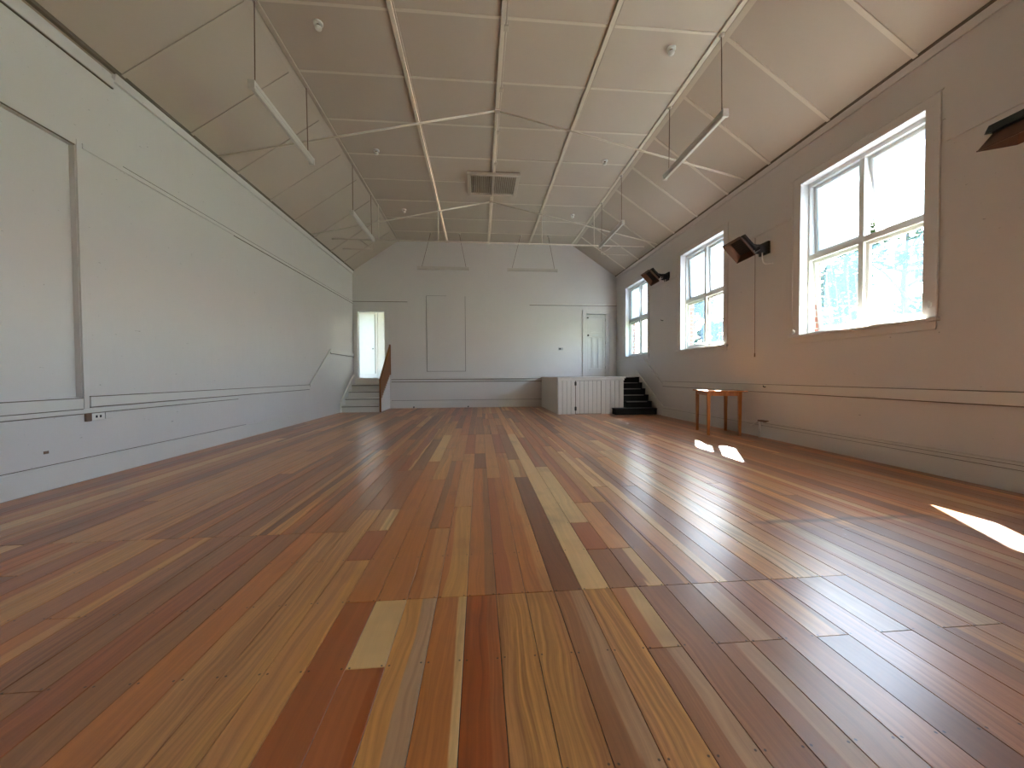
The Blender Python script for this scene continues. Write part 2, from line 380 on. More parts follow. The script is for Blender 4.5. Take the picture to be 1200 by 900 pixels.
for k in range(k0, k1+1):
    xa, xb = max(XL, .07+k*PW), min(XR, .07+(k+1)*PW)
    if xb-xa < .01: continue
    spans = list(FIX.get(k, []))
    top = max([s_[1] for s_ in spans]) if spans else -16
    if not spans: spans = []
    j0 = top
    while j0 < JMAX:
        if not FIX.get(k) and -.6 < 0 and k > -5 and k <= 12 and j0 < 0: L_ = -j0 if j0 > -8 else rnd.randint(4, 8)
        else:
            L_ = rnd.randint(3, 9) if abs(.07+k*PW) < 2.2 else rnd.randint(5, 14)
        j1 = j0+L_
        if k < -8 and j0 < 2 < j1 and rnd.random() < .7: j1 = 2
        if 8 <= k <= 12 and j0 < 0 < j1: j1 = 0
        if 13 <= k and j0 < -1 < j1 and rnd.random() < .6: j1 = -1
        spans.append((j0, j1)+rand_board(.07+k*PW, jy((j0+j1)/2))); j0 = j1
    for s_ in spans:
        ya, yb = max(YF, jy(s_[0])), min(YB, jy(s_[1]))
        if s_[0] <= -9 and FIX.get(k) and s_[0] == -9: ya = max(YF, jy(-9))
        if yb-ya > .02: board(xa, xb, ya, yb, s_[2:])
    if FIX.get(k):
        board(xa, xb, YF, jy(-9), rand_board(.07+k*PW, -3))
# dark bed seen in the gaps
o_ = len(V); V.extend([(XL, YF, -.012), (XR, YF, -.012), (XR, YB, -.012), (XL, YB, -.012)]); Fc.append([o_, o_+1, o_+2, o_+3])
UVs.extend([(0, 0)]*4); C1.append((.01, .006, .004, 1)); C2.append((.01, .006, .004, 1)); PR.append((0, 2, 0, 1))
me = bpy.data.meshes.new('floor'); me.from_pydata(V, [], Fc)
uvl = me.uv_layers.new(name='board')
for i, c in enumerate(UVs): uvl.data[i].uv = c
for nm_, arr in (('board_color', C1), ('sap_color', C2), ('board_param', PR)):
    at = me.attributes.new(nm_, 'FLOAT_COLOR', 'FACE')
    at.data.foreach_set('color', [x for c in arr for x in c])
me.materials.append(M['floor'])
floor = bpy.data.objects.new('floor', me); C.objects.link(floor); struct(floor)

# ================================================================== WALLS
WIN = [(3.475, 4.95), (6.62, 8.10), (9.775, 11.27), (.33, 1.805), (-2.82, -1.345)]
WZ0, WZ1 = 1.56, 3.63
XG = XR+.11                                   # inner face of the timber window frame
b = MB()
def wall_cells(b, xa, xb, holes, y0, y1, z0, z1, mi):
    ys = sorted(holes); y = y0
    for (a, c) in ys:
        b.box(xa, xb, y, a, z0, z1, mi); b.box(xa, xb, a, c, z0, WZ0-.03, mi); b.box(xa, xb, a, c, WZ1, z1, mi); y = c
    b.box(xa, xb, y, y1, z0, z1, mi)
wall_cells(b, XR, XG+.02, WIN, YF, YB, -.02, TR+.03, 0)
wall_cells(b, XG+.02, XG+.20, WIN, YF-.2, YB+.2, -.5, TR+.2, 1)
struct(b.build('wall_right', [M['wall'], M['brick']]))
# left wall, set back in one bay near the camera
RY = 4.03; RZ0, RZ1 = .815, 3.235; XD = XL-.05
b = MB(); b.box(XD, XL, RY, YB, -.02, TL+.03); b.box(XD, XL, YF, RY, -.02, RZ0); b.box(XD, XL, YF, RY, RZ1, TL+.03)
b.box(XD-.2, XD, YF, YB, -.02, TL+.03)
struct(b.build('wall_left', M['wall']))
# back wall with two door openings
D1 = (3.47, 4.23, .95, 2.98); D2 = (-3.73, -2.89, .95, 3.02)
b = MB(); T = .14
zt = HC+.1
def back_piece(x0, x1, z0, z1): b.box(x0, x1, YB, YB+T, z0, z1)
ZS = 4.15
back_piece(XL-.3, D2[0], -.02, ZS); back_piece(D2[0], D2[1], -.02, D2[2]); back_piece(D2[0], D2[1], D2[3], ZS)
back_piece(D2[1], D1[0], -.02, ZS); back_piece(D1[0], D1[1], -.02, D1[2]); back_piece(D1[0], D1[1], D1[3], ZS); back_piece(D1[1], XR+.3, -.02, ZS)
b.prism([(XL-.3, ZS), (XR+.3, ZS), (XR+.3, TR-.1), (XR+.1, TR+.06), (CR, HC+.12), (CL, HC+.12), (XL-.1, TL+.06), (XL-.3, TL-.1)][:2]+[(XR+.05, ZS+.09), (CR, HC+.05), (CL, HC+.05), (XL-.05, ZS+.09)], 1, YB, YB+T)
struct(b.build('wall_back', M['wall']))
b = MB(); b.box(XL-.25, XR+.25, YF-.15, YF, -.02, HC+.1); struct(b.build('wall_front', M['wall']))
# ceiling: one shell with two raked sides; battens are its parts
b = MB(); t = .06
b.hexa([(XL-.2, YF-.1, TL-.139), (CL, YF-.1, HC), (CL, YF-.1, HC+t), (XL-.2, YF-.1, TL-.139+t)][::1],
       [(XL-.2, YB+.1, TL-.139), (CL, YB+.1, HC), (CL, YB+.1, HC+t), (XL-.2, YB+.1, TL-.139+t)])
b.box(CL, CR, YF-.1, YB+.1, HC, HC+t)
b.hexa([(XR+.2, YF-.1, TR-.136), (CR, YF-.1, HC), (CR, YF-.1, HC+t), (XR+.2, YF-.1, TR-.136+t)],
       [(XR+.2, YB+.1, TR-.136), (CR, YB+.1, HC), (CR, YB+.1, HC+t), (XR+.2, YB+.1, TR-.136+t)])
ceiling = struct(b.build('ceiling', M['ceil']))
for x in (-.97, .31, 1.6):
    bb = MB(); bb.box(x-.027, x+.027, YF, YB, HC-.03, HC); o = bb.build('batten', M['batten'], ceiling, bevel=.004)
for y in BEAM_Y:
    bb = MB()
    xs = [CL+.05, -.97-.027, -.97+.027, .31-.027, .31+.027, 1.6-.027, 1.6+.027, CR-.05]
    if abs(y-8.31) < .01: xs = [CL+.05, -.97-.027, -.97+.027, -.27, .90, 1.6-.027, 1.6+.027, CR-.05]
    for i in range(0, 8, 2): bb.box(xs[i], xs[i+1], y-.018, y+.018, HC-.006, HC)
    bb.build('batten', M['batten'], ceiling)
def rake(side, s_):          # point on the raked ceiling, s_ 0 crease .. 1 wall
    return (CR+(XR-CR)*s_, HC+(TR-HC)*s_) if side > 0 else (CL+(XL-CL)*s_, HC+(TL-HC)*s_)
for side in (1, -1):
    a_, c_ = rake(side, .045), rake(side, 1)
    nrm = Vector((-(c_[1]-a_[1]), 0, c_[0]-a_[0])).normalized()
    if nrm.z > 0: nrm = -nrm
    for y in BEAM_Y:
        bb = MB(); q = nrm*.006
        bb.bar((a_[0]+q.x, y, a_[1]+q.z), (c_[0]+q.x, y, c_[1]+q.z), .045, .012, upv=nrm); bb.build('batten', M['batten' if side > 0 else 'ceil'], ceiling)
    # cover boards along the crease: one flat, one on the rake
    cx = CR if side > 0 else CL; sg = side
    bb = MB(); bb.box(cx-sg*.062, cx-sg*.004, YF, YB, HC-.024, HC); bb.build('crease_board', M['batten' if side > 0 else 'ceil'], ceiling, bevel=.003)
    a1, a2 = rake(side, .012), rake(side, .05); q = nrm*.012
    bb = MB(); bb.hexa([(a1[0], YF, a1[1]), (a2[0], YF, a2[1]), (a2[0]+q.x, YF, a2[1]+q.z), (a1[0]+q.x, YF, a1[1]+q.z)],
                       [(a1[0], YB, a1[1]), (a2[0], YB, a2[1]), (a2[0]+q.x, YB, a2[1]+q.z), (a1[0]+q.x, YB, a1[1]+q.z)]); bb.build('crease_board', M['batten' if side > 0 else 'ceil'], ceiling)
    # conduit clipped beside the crease
for x in (.353, ):
    bb = MB(); bb.tube([(x, YF, HC-.022), (x, YB, HC-.022)], .011, 8); bb.build('conduit', M['ceil'], ceiling, smooth=True)
    for y in BEAM_Y:
        if 2 < y < 8: 
            bb = MB(); bb.box(x-.025, x+.025, y+.05, y+.13, HC-.045, HC-.002); bb.build('junction_box', M['ceil'], ceiling, bevel=.004)
for x in (-.925, 1.642):
    bb = MB(); bb.tube([(x, YF, HC-.012), (x, YB, HC-.012)], .008, 8); bb.build('conduit', M['ceil'], ceiling, smooth=True)

# ================================================================== TRIM
def trim(name, boxes, mat='trim', bevel=.004):
    b = MB()
    for q in boxes: b.box(*q)
    return struct(b.build(name, M[mat], bevel=bevel))
def eq_board(b, side_x, dirx, pts, h, th):
    """board of height h following pts (y,z = top edge) on a side wall, th thick into the room"""
    for (ya, za), (yb, zb) in zip(pts[:-1], pts[1:]):
        x0, x1 = side_x, side_x+dirx*th
        b.hexa([(x0, ya, za-h), (x1, ya, za-h), (x1, ya, za), (x0, ya, za)], [(x0, yb, zb-h), (x1, yb, zb-h), (x1, yb, zb), (x0, yb, zb)])
TC = [M['trim'], M['dark_line']]; WC = [M['wall'], M['dark_line']]
bl = MB(); bl.box(XL, XL+.02, YF, 9.0, 0, .20); bl.box(XL, XL+.014, YF, 9.0, .20, .215); bl.box(XL, XL+.012, YF, 6.6, .215, .220, 1); struct(bl.build('baseboard_left', TC, bevel=.004))
br = MB(); br.box(XR-.022, XR, YF, 8.92, 0, .185); br.box(XR-.016, XR, YF, 8.92, .185, .19, 1); br.box(XR-.02, XR, YF, 8.92, .19, .228); br.box(XR-.024, XR, YF, 5.6, .228, .234, 1); br.box(XR-.034, XR, YF, 5.6, .234, .258); struct(br.build('baseboard_right', TC, bevel=.003))
bk = MB(); bk.box(-2.72, 2.0, YB-.022, YB, 0, .17); bk.box(-2.72, 2.0, YB-.014, YB, .17, .235); bk.box(-2.72, 2.0, YB-.012, YB, .235, .245, 1); struct(bk.build('baseboard_back', TC, bevel=.004))
# left dado: board, lower lip, then up the stair and level to the corner
b = MB(); b.box(XL, XL+.018, RY+.07, 8.97, .715, .812); b.box(XL, XL+.014, RY+.07, 8.97, .812, .820, 1); b.box(XL, XL+.014, RY+.07, 8.97, .705, .715, 1)
b.box(XL, XL+.018, YF, RY, .70, .80); b.box(XL, XL+.014, YF, RY, .80, .808, 1); b.box(XL, XL+.014, YF, RY, .693, .70, 1); b.box(XL, XL+.028, YF, 6.4, .655, .693); b.box(XL, XL+.022, YF, 6.4, .647, .655, 1)
eq_board(b, XL, 1, [(8.97, .83), (10.2, 1.71)], .055, .03); eq_board(b, XL, 1, [(10.2, 1.71), (YB, 1.71)], .10, .03)
b.box(XL, XL+.022, 10.25, YB, 1.596, 1.61, 1)
struct(b.build('trim_1', TC, bevel=.003))
# picture rail of the left wall
b = MB(); b.box(XL, XL+.012, RY+.07, YB, 3.245, 3.295); b.box(XL, XL+.010, RY+.5, YB, 3.295, 3.303, 1); b.box(XL, XL+.010, 6.4, YB, 3.235, 3.245, 1)
b.box(XL, XL+.012, YF, RY+.05, 3.245, 3.30); b.box(XL-.001, XL+.010, YF, RY, 3.235, 3.245, 1); b.box(XL, XL+.018, RY+.006, RY+.055, .70, 3.30); struct(b.build('trim_2', WC, bevel=.003))
b = MB(); b.box(XL, XL+.03, YF, 4.43, 4.065, 4.155); b.box(XL, XL+.022, YF, 4.43, 4.056, 4.065, 1); struct(b.build('trim_3', WC, bevel=.004))
# cornices
b = MB(); b.prism([(XL, TL-.075), (XL+.03, TL-.075), (XL+.05, TL+.02), (XL, TL+.0)], 1, 4.43, YB); b.prism([(XL+.03, TL), (XL+.058, TL+.012), (XL+.064, TL+.05), (XL+.03, TL+.05)], 1, YF, YB, 1); struct(b.build('trim_4', WC))
b = MB(); b.prism([(XR, TR-.07), (XR-.02, TR-.07), (XR-.04, TR+.018), (XR, TR)], 1, YF, YB); b.prism([(XR-.03, TR), (XR-.046, TR+.012), (XR-.052, TR+.046), (XR-.03, TR+.046)], 1, YF, YB, 1); struct(b.build('trim_5', WC))
# right dado and the slopes beside the black stair
b = MB(); b.box(XR-.020, XR, YF, 8.9, .722, .835); b.box(XR-.014, XR, YF, 8.9, .835, .841, 1); b.box(XR-.016, XR, YF, 8.9, .712, .722, 1)
eq_board(b, XR, -1, [(8.9, .78), (9.98, 1.47), (YB, 1.47)], .045, .026)
eq_board(b, XR, -1, [(8.86, .225), (10.45, 1.12)], .13, .026)
struct(b.build('trim_6', TC, bevel=.003))
# picture rail of the right wall (broken by the windows)
b = MB()
for ya, yb in ((YF, -3.0), (-1.2, .2), (1.95, 3.30), (5.1, 6.5), (8.25, 9.65)): b.box(XR-.016, XR, ya, yb, 3.215, 3.265)
struct(b.build('trim_7', M['wall'], bevel=.003))
# back wall: stage height shelf rail, two picture rails, panel
b = MB(); b.box(-2.72, 2.0, YB-.035, YB, .905, .955); b.box(-2.72, 2.0, YB-.02, YB, .885, .905, 1); b.box(-2.72, 2.0, YB-.02, YB, .83, .87); b.box(-2.72, 2.0, YB-.015, YB, .81, .83, 1); struct(b.build('trim_8', TC, bevel=.004))
b = MB(); b.box(XL, -2.2, YB-.022, YB, 3.31, 3.345); b.box(XL, -2.2, YB-.018, YB, 3.295, 3.31, 1); b.box(1.62, XR, YB-.022, YB, 3.25, 3.285); b.box(1.62, XR, YB-.018, YB, 3.235, 3.25, 1); struct(b.build('trim_9', TC, bevel=.004))
b = MB(); b.box(-1.62, -.43, YB-.012, YB, 1.15, 3.50)
for q in ((-1.632, -1.62, 1.15, 3.50), (-.43, -.418, 1.15, 3.50), (-1.632, -.418, 1.14, 1.15), (-1.62, -1.0, 3.50, 3.508)): b.box(q[0], q[1], YB-.009, YB, q[2], q[3], 1)
struct(b.build('trim_10', WC, bevel=.003))

# ================================================================== WINDOWS
def frame_rect(b, x0, x1, y0, y1, z0, z1, wv, wt, wb, mi=0):
    b.box(x0, x1, y0, y0+wv, z0, z1, mi); b.box(x0, x1, y1-wv, y1, z0, z1, mi)
    b.box(x0, x1, y0+wv, y1-wv, z1-wt, z1, mi); b.box(x0, x1, y0+wv, y1-wv, z0, z0+wb, mi)
def make_window(i, y0, y1, tilts):
    x0 = XG; b = MB(); fwid = .028
    frame_rect(b, x0, x0+.09, y0, y1, WZ0-.03, WZ1, fwid, .05, .05)
    yc = (y0+y1)/2; zc = 2.605
    b.box(x0, x0+.09, yc-.032, yc+.032, WZ0, WZ1-.05); b.box(x0+.001, x0+.089, y0+fwid, y1-fwid, zc-.035, zc+.035)
    win = struct(b.build('window_%d' % i, M['white'], bevel=.003))
    # architrave, flush edge strip and sill
    b = MB(); b.box(XR-.008, XR, y0-.118, y0, WZ0-.03, WZ1); b.box(XR-.008, XR, y1, y1+.118, WZ0-.03, WZ1); b.box(XR-.008, XR, y0-.118, y1+.118, WZ1, WZ1+.10)
    b.box(XR-.014, XR, y0-.13, y0-.118, WZ0-.05, WZ1+.10); b.box(XR-.014, XR, y1+.118, y1+.13, WZ0-.03, WZ1+.10); b.box(XR-.016, XR, y0-.15, y1+.15, WZ1+.10, WZ1+.115)
    b.build('architrave', M['wall'], win, bevel=.002)
    b = MB(); b.box(XR-.045, XR, y0-.15, y1+.17, WZ0-.05, WZ0-.012)
    b.box(XR, XG+.01, y0, y1, WZ0-.05, WZ0-.012); b.box(XR-.016, XR, y0-.12, y1+.13, WZ0-.13, WZ0-.05)
    b.build('sill', M['trim'], win, bevel=.004)
    cells = [(y0+fwid, yc-.032, zc+.035, WZ1-.05, 0, 'frost'), (yc+.032, y1-fwid, zc+.035, WZ1-.05, 1, 'frost'),
             (y0+fwid, yc-.032, WZ0+.02, zc-.035, 2, 'glass'), (yc+.032, y1-fwid, WZ0+.02, zc-.035, 3, 'glass')]
    for (a, c, z0, z1, idx, gm) in cells:
        a += .003; c -= .003; z0 += .003; z1 -= .003; H_ = z1-z0
        b = MB(); s_ = .038
        frame_rect(b, -.018, .018, a-y0, c-y0, -H_, 0, s_, s_, s_+.012)
        frame_rect(b, -.010, .004, a-y0+s_-.004, c-y0-s_+.004, -H_+s_+.008, -s_+.004, .010, .010, .010)
        sash = b.build('sash', M['white'], win, bevel=.003, local=True)
        tl = tilts[idx]
        sash.location = (x0+.05+(.012 if tl else 0), y0, z1); sash.rotation_euler = (0, -R(tl), 0)
        g = MB(); g.box(-.002, .002, a-y0+s_-.002, c-y0-s_+.002, -H_+s_+.01, -s_+.002)
        g.build('pane', M[gm], sash, local=True)
        if tl:
            g = MB(); g.tube([(-.03, a-y0+.02, -H_*.55), (-.045, a-y0+.02, -H_*.78), (-.012, a-y0+.02, -H_+.03)], .006, 8)
            g.build('stay', M['white'], sash, local=True, smooth=True)
    return win
make_window(1, *WIN[0], (7, 2.5, 0, 6)); make_window(2, *WIN[1], (2, 2, 0, 0)); make_window(3, *WIN[2], (0, 0, 0, 0))
make_window(4, *WIN[3], (4, 0, 0, 0)); make_window(5, *WIN[4], (0, 3, 0, 0))

# ================================================================== DOORS
# closed door at the right, recessed in its opening
x0, x1, z0, z1 = D1; yd = YB+.06
b = MB(); b.box(x0-.1, x0, YB-.024, YB, z0, z1+.1); b.box(x1, x1+.13, YB-.024, YB, z0, z1+.1); b.box(x0, x1, YB-.024, YB, z1, z1+.1); b.box(x0-.13, x0-.1, YB-.034, YB, z0, z1+.13); b.box(x0-.13, XR, YB-.034, YB, z1+.1, z1+.13)
arch = struct(b.build('trim_11', M['trim'], bevel=.003))
b = MB(); b.box(x0+.012, x1-.11, yd, yd+.04, z0+.02, z1-.012)
w1 = x1-.11; st = .09
b.box(x0+.012, x0+.012+st, yd-.014, yd, z0+.02, z1-.012); b.box(w1-st, w1, yd-.014, yd, z0+.02, z1-.012)
b.box(x0+.012+st, w1-st, yd-.014, yd, z1-.11, z1-.012); b.box(x0+.012+st, w1-st, yd-.014, yd, 2.22, 2.40); b.box(x0+.012+st, w1-st, yd-.014, yd, z0+.02, 1.22)
pw_ = (w1-st-(x0+.012+st)-2*.075)/3
for k in (1, 2):
    xx = x0+.012+st+k*pw_+(k-1)*.075; b.box(xx, xx+.075, yd-.014, yd, 1.22, 2.22)
door = struct(b.build('door_1', M['trim'], bevel=.003))
MB().box(w1, x1, YB+.004, YB+T, z0, z1).build('door_jamb', M['wall'], door); MB().box(x0-.15, x1+.2, YB+T, YB+T+.06, z0-.2, z1+.2).build('door_backing', M['wall'], door)  # slab added unseen behind the door to stop sunlight leaking past it
g = MB(); g.tube([(x0+.06, yd-.012, 2.29), (x0+.06, yd-.06, 2.29)], .012, 10); g.lathe([(.0, -.03), (.02, -.026), (.03, 0), (.02, .026), (0, .03)], (x0+.06, yd-.075, 2.29), 14); g.build('door_knob', M['brass'], door, smooth=True)
MB().box(x0+.03, x0+.085, yd-.04, yd-.012, 2.84, 2.88).build('rim_lock', M['brass'], door, bevel=.003)
MB().box(x0+.22, x0+.40, yd-.018, yd-.013, 2.28, 2.315).build('door_plate', M['white'], door)
for zz in (1.2, 2.0, 2.75): MB().box(w1-.004, w1+.012, yd-.02, yd-.008, zz, zz+.09).build('hinge', M['brass'], door)
# open doorway at the left, with a lit lobby behind
x0, x1, z0, z1 = D2
b = MB(); b.box(x0-.1, x0, YB-.02, YB, z0-.05, z1+.1); b.box(x1, x1+.1, YB-.02, YB, z0, z1+.1); b.box(x0, x1, YB-.02, YB, z1, z1+.1)
b.box(x0-.005, x0+.02, YB, YB+T, z0, z1); b.box(x1-.02, x1+.005, YB, YB+T, z0, z1); b.box(x0, x1, YB, YB+T, z1-.02, z1+.005)
struct(b.build('trim_12', M['trim'], bevel=.003))
LX0, LX1, LY0, LY1 = -4.6, -1.5, YB+T, 13.9
b = MB(); b.box(LX0, LX1, LY0, LY1, .75, .945); struct(b.build('floor_lobby', M['stairwhite']))
b = MB(); b.box(LX0, LX1, LY1, LY1+.15, .75, 3.5); struct(b.build('wall_lobby_back', M['trim']))
b = MB(); b.box(LX0-.15, LX0, LY0, LY1, .75, 3.5); struct(b.build('wall_lobby_left', M['trim']))
b = MB(); b.box(LX0-.15, LX1+.15, LY0, LY1+.15, 3.4, 3.5); struct(b.build('ceiling_lobby', M['ceil']))
b = MB(); b.box(LX1, LX1+.15, LY0, LY1, .75, 2.0); b.box(LX1, LX1+.15, LY0, 12.7, 2.0, 2.8); b.box(LX1, LX1+.15, 13.2, LY1, 2.0, 2.8); b.box(LX1, LX1+.15, LY0, LY1, 2.8, 3.5)
struct(b.build('wall_lobby_right', M['trim']))
b = MB(); frame_rect(b, LX1+.04, LX1+.10, 12.7, 13.2, 2.0, 2.8, .05, .05, .05); ww = struct(b.build('window_6', M['white']))
MB().box(LX1+.065, LX1+.07, 12.74, 13.16, 2.04, 2.76).build('pane', M['glass'], ww)
# lobby door: white flush door in the lobby's far wall
b = MB(); b.box(-4.45, -3.69, LY1-.04, LY1-.001, 1.10, 3.20); ld = struct(b.build('door_2', M['white'], bevel=.004))
b = MB(); b.box(-3.66, -3.60, LY1-.06, LY1, .96, 3.28); b.build('door_frame', M['trim'], ld); MB().box(-3.69, -3.66, LY1-.02, LY1-.001, 1.10, 3.20).build('gap', M['dark_line'], ld)
g = MB(); g.lathe([(0, -.03), (.022, -.022), (.03, 0), (.022, .022), (0, .03)], (-3.75, LY1-.08, 1.98), 12); g.tube([(-3.75, LY1-.04, 1.98), (-3.75, LY1-.08, 1.98)], .01, 8); g.build('door_knob', M['steel'], ld, smooth=True)
MB().box(LX0, LX1, LY1-.02, LY1, .945, 1.10).build('kick_board', M['trim'], ld)

# ================================================================== STAGE LANDING WITH CUPBOARD
PX0, PX1, PY0, PY1 = 2.0, 3.72, 9.5, 10.42
land = thing('stage_landing', 'white boarded platform with a cupboard door, beside the black stairs', 'platform', (PX0, PY0, 0))
b = MB(); b.box(PX0+.004, PX1, PY0+.02, PY1, 0, .915); b.box(PX0+.004, XR-.003, PY1, YB-.003, 0, .915); b.build('carcass', M['dark_line'], land)
b = MB(); b.box(PX0-.03, PX1+.045, PY0-.035, PY1, .915, .95); b.box(PX0-.03, XR-.003, PY1, YB-.04, .915, .95)
b.box(PX0-.012, PX1+.012, PY0-.012, PY0+.02, .86, .915); b.box(PX0-.014, PX0+.004, PY0, YB-.003, .86, .915); b.build('deck', M['trim'], land, bevel=.006)
def boards(b, xa, xb, z0, z1, y0_, wd=.118):
    n_ = max(1, round((xb-xa)/wd)); q = (xb-xa)/n_
    for i in range(n_): b.box(xa+i*q+.0045, xa+(i+1)*q-.0045, y0_, y0_+.018, z0, z1)
for xa_, xb_ in ((PX0, 2.445), (3.125, PX1)):
    b = MB(); boards(b, xa_, xb_, 0, .86, PY0+.002); b.build('front_boards', M['trim'], land, bevel=.003)
b = MB(); boards(b, 2.455, 3.115, .012, .852, PY0-.004); cup = b.build('cupboard_door', M['trim'], land, bevel=.003)
for zz in (.10, .74):
    g = MB(); g.box(2.425, 2.475, PY0-.010, PY0-.003, zz, zz+.09); g.tube([(2.45, PY0-.014, zz-.01), (2.45, PY0-.014, zz+.10)], .010, 8); g.build('hinge', M['black'], cup)
b = MB()
n_ = 15; q = (YB-.04-PY0-.03)/n_
for i in range(n_): b.box(PX0-.010, PX0+.003, PY0+.03+i*q+.002, PY0+.03+(i+1)*q-.002, 0, .86)
b.build('side_boards', M['trim'], land, bevel=.002)

# black stairs
st_ = thing('carpeted_stairs', 'narrow black stairs between the white platform and the right wall', 'stairs', (3.72, 9.2, 0))
RISE = .95/6
b = MB(); b.box(3.40, XR-.024, 9.17, PY0-.04, 0, RISE-.02); b.build('riser', M['carpet'], st_); MB().box(3.385, XR-.024, 9.15, PY0-.04, RISE-.02, RISE).build('tread', M['carpet'], st_, bevel=.004)
TR_ = (PY1-PY0+.04)/5
for i in range(1, 6):
    ya = PY0-.04+(i-1)*TR_+.0; zz = RISE*(i+1)
    if i == 5: zz = .945
    MB().box(3.768, XR-.024, ya, PY1-.002, RISE*i, zz-.022).build('riser', M['carpet'], st_)
    MB().box(3.768, XR-.024, ya-.022, min(ya+TR_+.01, PY1-.002), zz-.022, zz).build('tread', M['carpet'], st_, bevel=.005)
    MB().box(3.770, XR-.16, ya-.027, ya-.0225, zz-.018, zz-.004).build('nosing', M['nosing'], st_)

# ================================================================== WHITE STAIRS WITH BALUSTRADE
SX0, SX1, SY0 = XL+.045, -2.80, 10.86
ws = thing('white_stairs', 'white painted wooden stairs rising to the open left doorway', 'stairs', (SX0, SY0, 0))
TD = (YB-SY0-.03)/4; RS = .95/5
for i in range(5):
    ya = SY0+i*TD if i < 4 else YB-.035
    if i < 4:
        MB().box(SX0, SX1, ya, YB-.003, RS*i, RS*(i+1)-.025).build('riser', M['stairwhite'], ws)
        MB().box(SX0, SX1+.0, ya-.025, ya+TD, RS*(i+1)-.025, RS*(i+1)).build('tread', M['stairwhite'], ws, bevel=.005); MB().box(SX0, SX1, ya-.004, ya, RS*(i+1)-.045, RS*(i+1)-.026).build('nosing_shade', M['dark_line'], ws)  # dark strip under each nosing paints in the shade below the tread
    else:
        MB().box(SX0, SX1, YB-.03, YB-.004, RS*4, .945).build('riser', M['stairwhite'], ws)
# stringers: closed side towards the hall, capped strip against the wall
b = MB(); b.prism([(SY0-.02, 0), (YB-.003, 0), (YB-.003, 1.02), (SY0-.02, .20)], 0, SX1, SX1+.035); b.build('stringer', M['trim'], ws, bevel=.003)
b = MB(); b.prism([(SY0-.04, 0), (YB-.025, 0), (YB-.025, 1.06), (YB-.10, 1.06), (SY0-.04, .26)], 0, XL+.004, XL+.043); b.build('stringer', M['trim'], ws, bevel=.003)
bal = thing('stair_balustrade', 'brown varnished slatted balustrade beside the white stairs', 'railing', (SX1+.06, SY0, 0))
bx = SX1+.058
b = MB(); b.box(bx-.022, bx+.022, SY0-.09, SY0-.04, 0, .93); b.build('newel_post', M['brown_board'], bal, bevel=.004)
b = MB(); b.box(bx-.022, bx+.022, YB-.07, YB-.022, 1.04, 1.98); b.build('newel_post', M['brown_board'], bal, bevel=.004)
ya, yb_ = SY0-.05, YB-.045
zt = lambda y: .90+(y-ya)/(yb_-ya)*1.02
zb = lambda y: .34+(y-ya)/(yb_-ya)*.74
b = MB(); b.bar((bx, ya-.03, zt(ya-.03)), (bx, yb_, zt(yb_)), .055, .05); b.build('handrail', M['brown_board'], bal, bevel=.006)
n_ = 11
for i in range(n_):
    y = ya+.05+(yb_-ya-.08)*(i+.5)/n_; wd = .075
    b = MB(); b.prism([(y-wd/2, zb(y)), (y+wd/2, zb(y)), (y+wd/2, zt(y+wd/2)-.02), (y-wd/2, zt(y-wd/2)-.02)], 0, bx-.010, bx+.010); b.build('slat', M['brown_board'], bal, bevel=.002)
b = MB(); b.bar((bx-.021, ya, zb(ya)+.10), (bx-.021, yb_, zb(yb_)+.10), .018, .07); b.build('bottom_rail', M['brown_board'], bal, bevel=.003)

# ================================================================== TIE RODS
def rod(b, p0, p1, r=.014): b.tube([p0, p1], r, 8)
for i, (y, lab) in enumerate(((6.0, 'thin white tie rods in a shallow peak, crossing before the ceiling vent'), (9.1, 'thin white tie rods in a shallow peak, crossing behind the ceiling vent'))):
    t_ = thing('tie_rod_truss', lab, 'tie rods', (.31, y, HC), group='peaked tie rods under the ceiling')
    for xe, ze in ((XR-.03, 4.225), (XL+.03, 4.25)):
        b = MB(); rod(b, (.31, y, HC-.04), (xe, y, ze)); b.build('rod', M['batten'], t_, smooth=True)
        s = 1 if xe > 0 else -1
        MB().box(xe-.012*s, xe+.03*s, y-.05, y+.05, ze-.05, ze+.03).build('wall_plate', M['ceil'], t_, bevel=.003)
    MB().box(.27, .35, y-.04, y+.04, HC-.06, HC-.03).build('centre_plate', M['ceil'], t_, bevel=.003)
yc_ = 9.5
t_ = thing('tie_bar', 'level white tie bar hung on vertical rods across the far end of the hall', 'tie bar', (.31, yc_, 4.30))
b = MB(); rod(b, (-2.30-1.33*.9, yc_, 4.305), (4.26, yc_, 4.295), .016); b.build('rod', M['batten'], t_, smooth=True)
for x in (-2.40, -.97, 1.60, 2.94):
    b = MB(); rod(b, (x, yc_, 4.30), (x, yc_, HC-.02), .012); b.build('hanger', M['batten'], t_, smooth=True)
for s, x in ((1, 3.12), (-1, -2.53)):
    b = MB(); rod(b, (x, yc_, 4.295), (x, yc_, 4.06), .010); b.build('drop_rod', M['ceil'], t_, smooth=True)
    b = MB(); rod(b, (x, yc_, 4.065), (x+s*.72, yc_, 4.075), .010); b.build('arm', M['ceil'], t_, smooth=True)
    b = MB(); rod(b, (x, yc_, 4.075), (x+s*.30, yc_, 4.29), .009); b.build('brace', M['ceil'], t_, smooth=True)

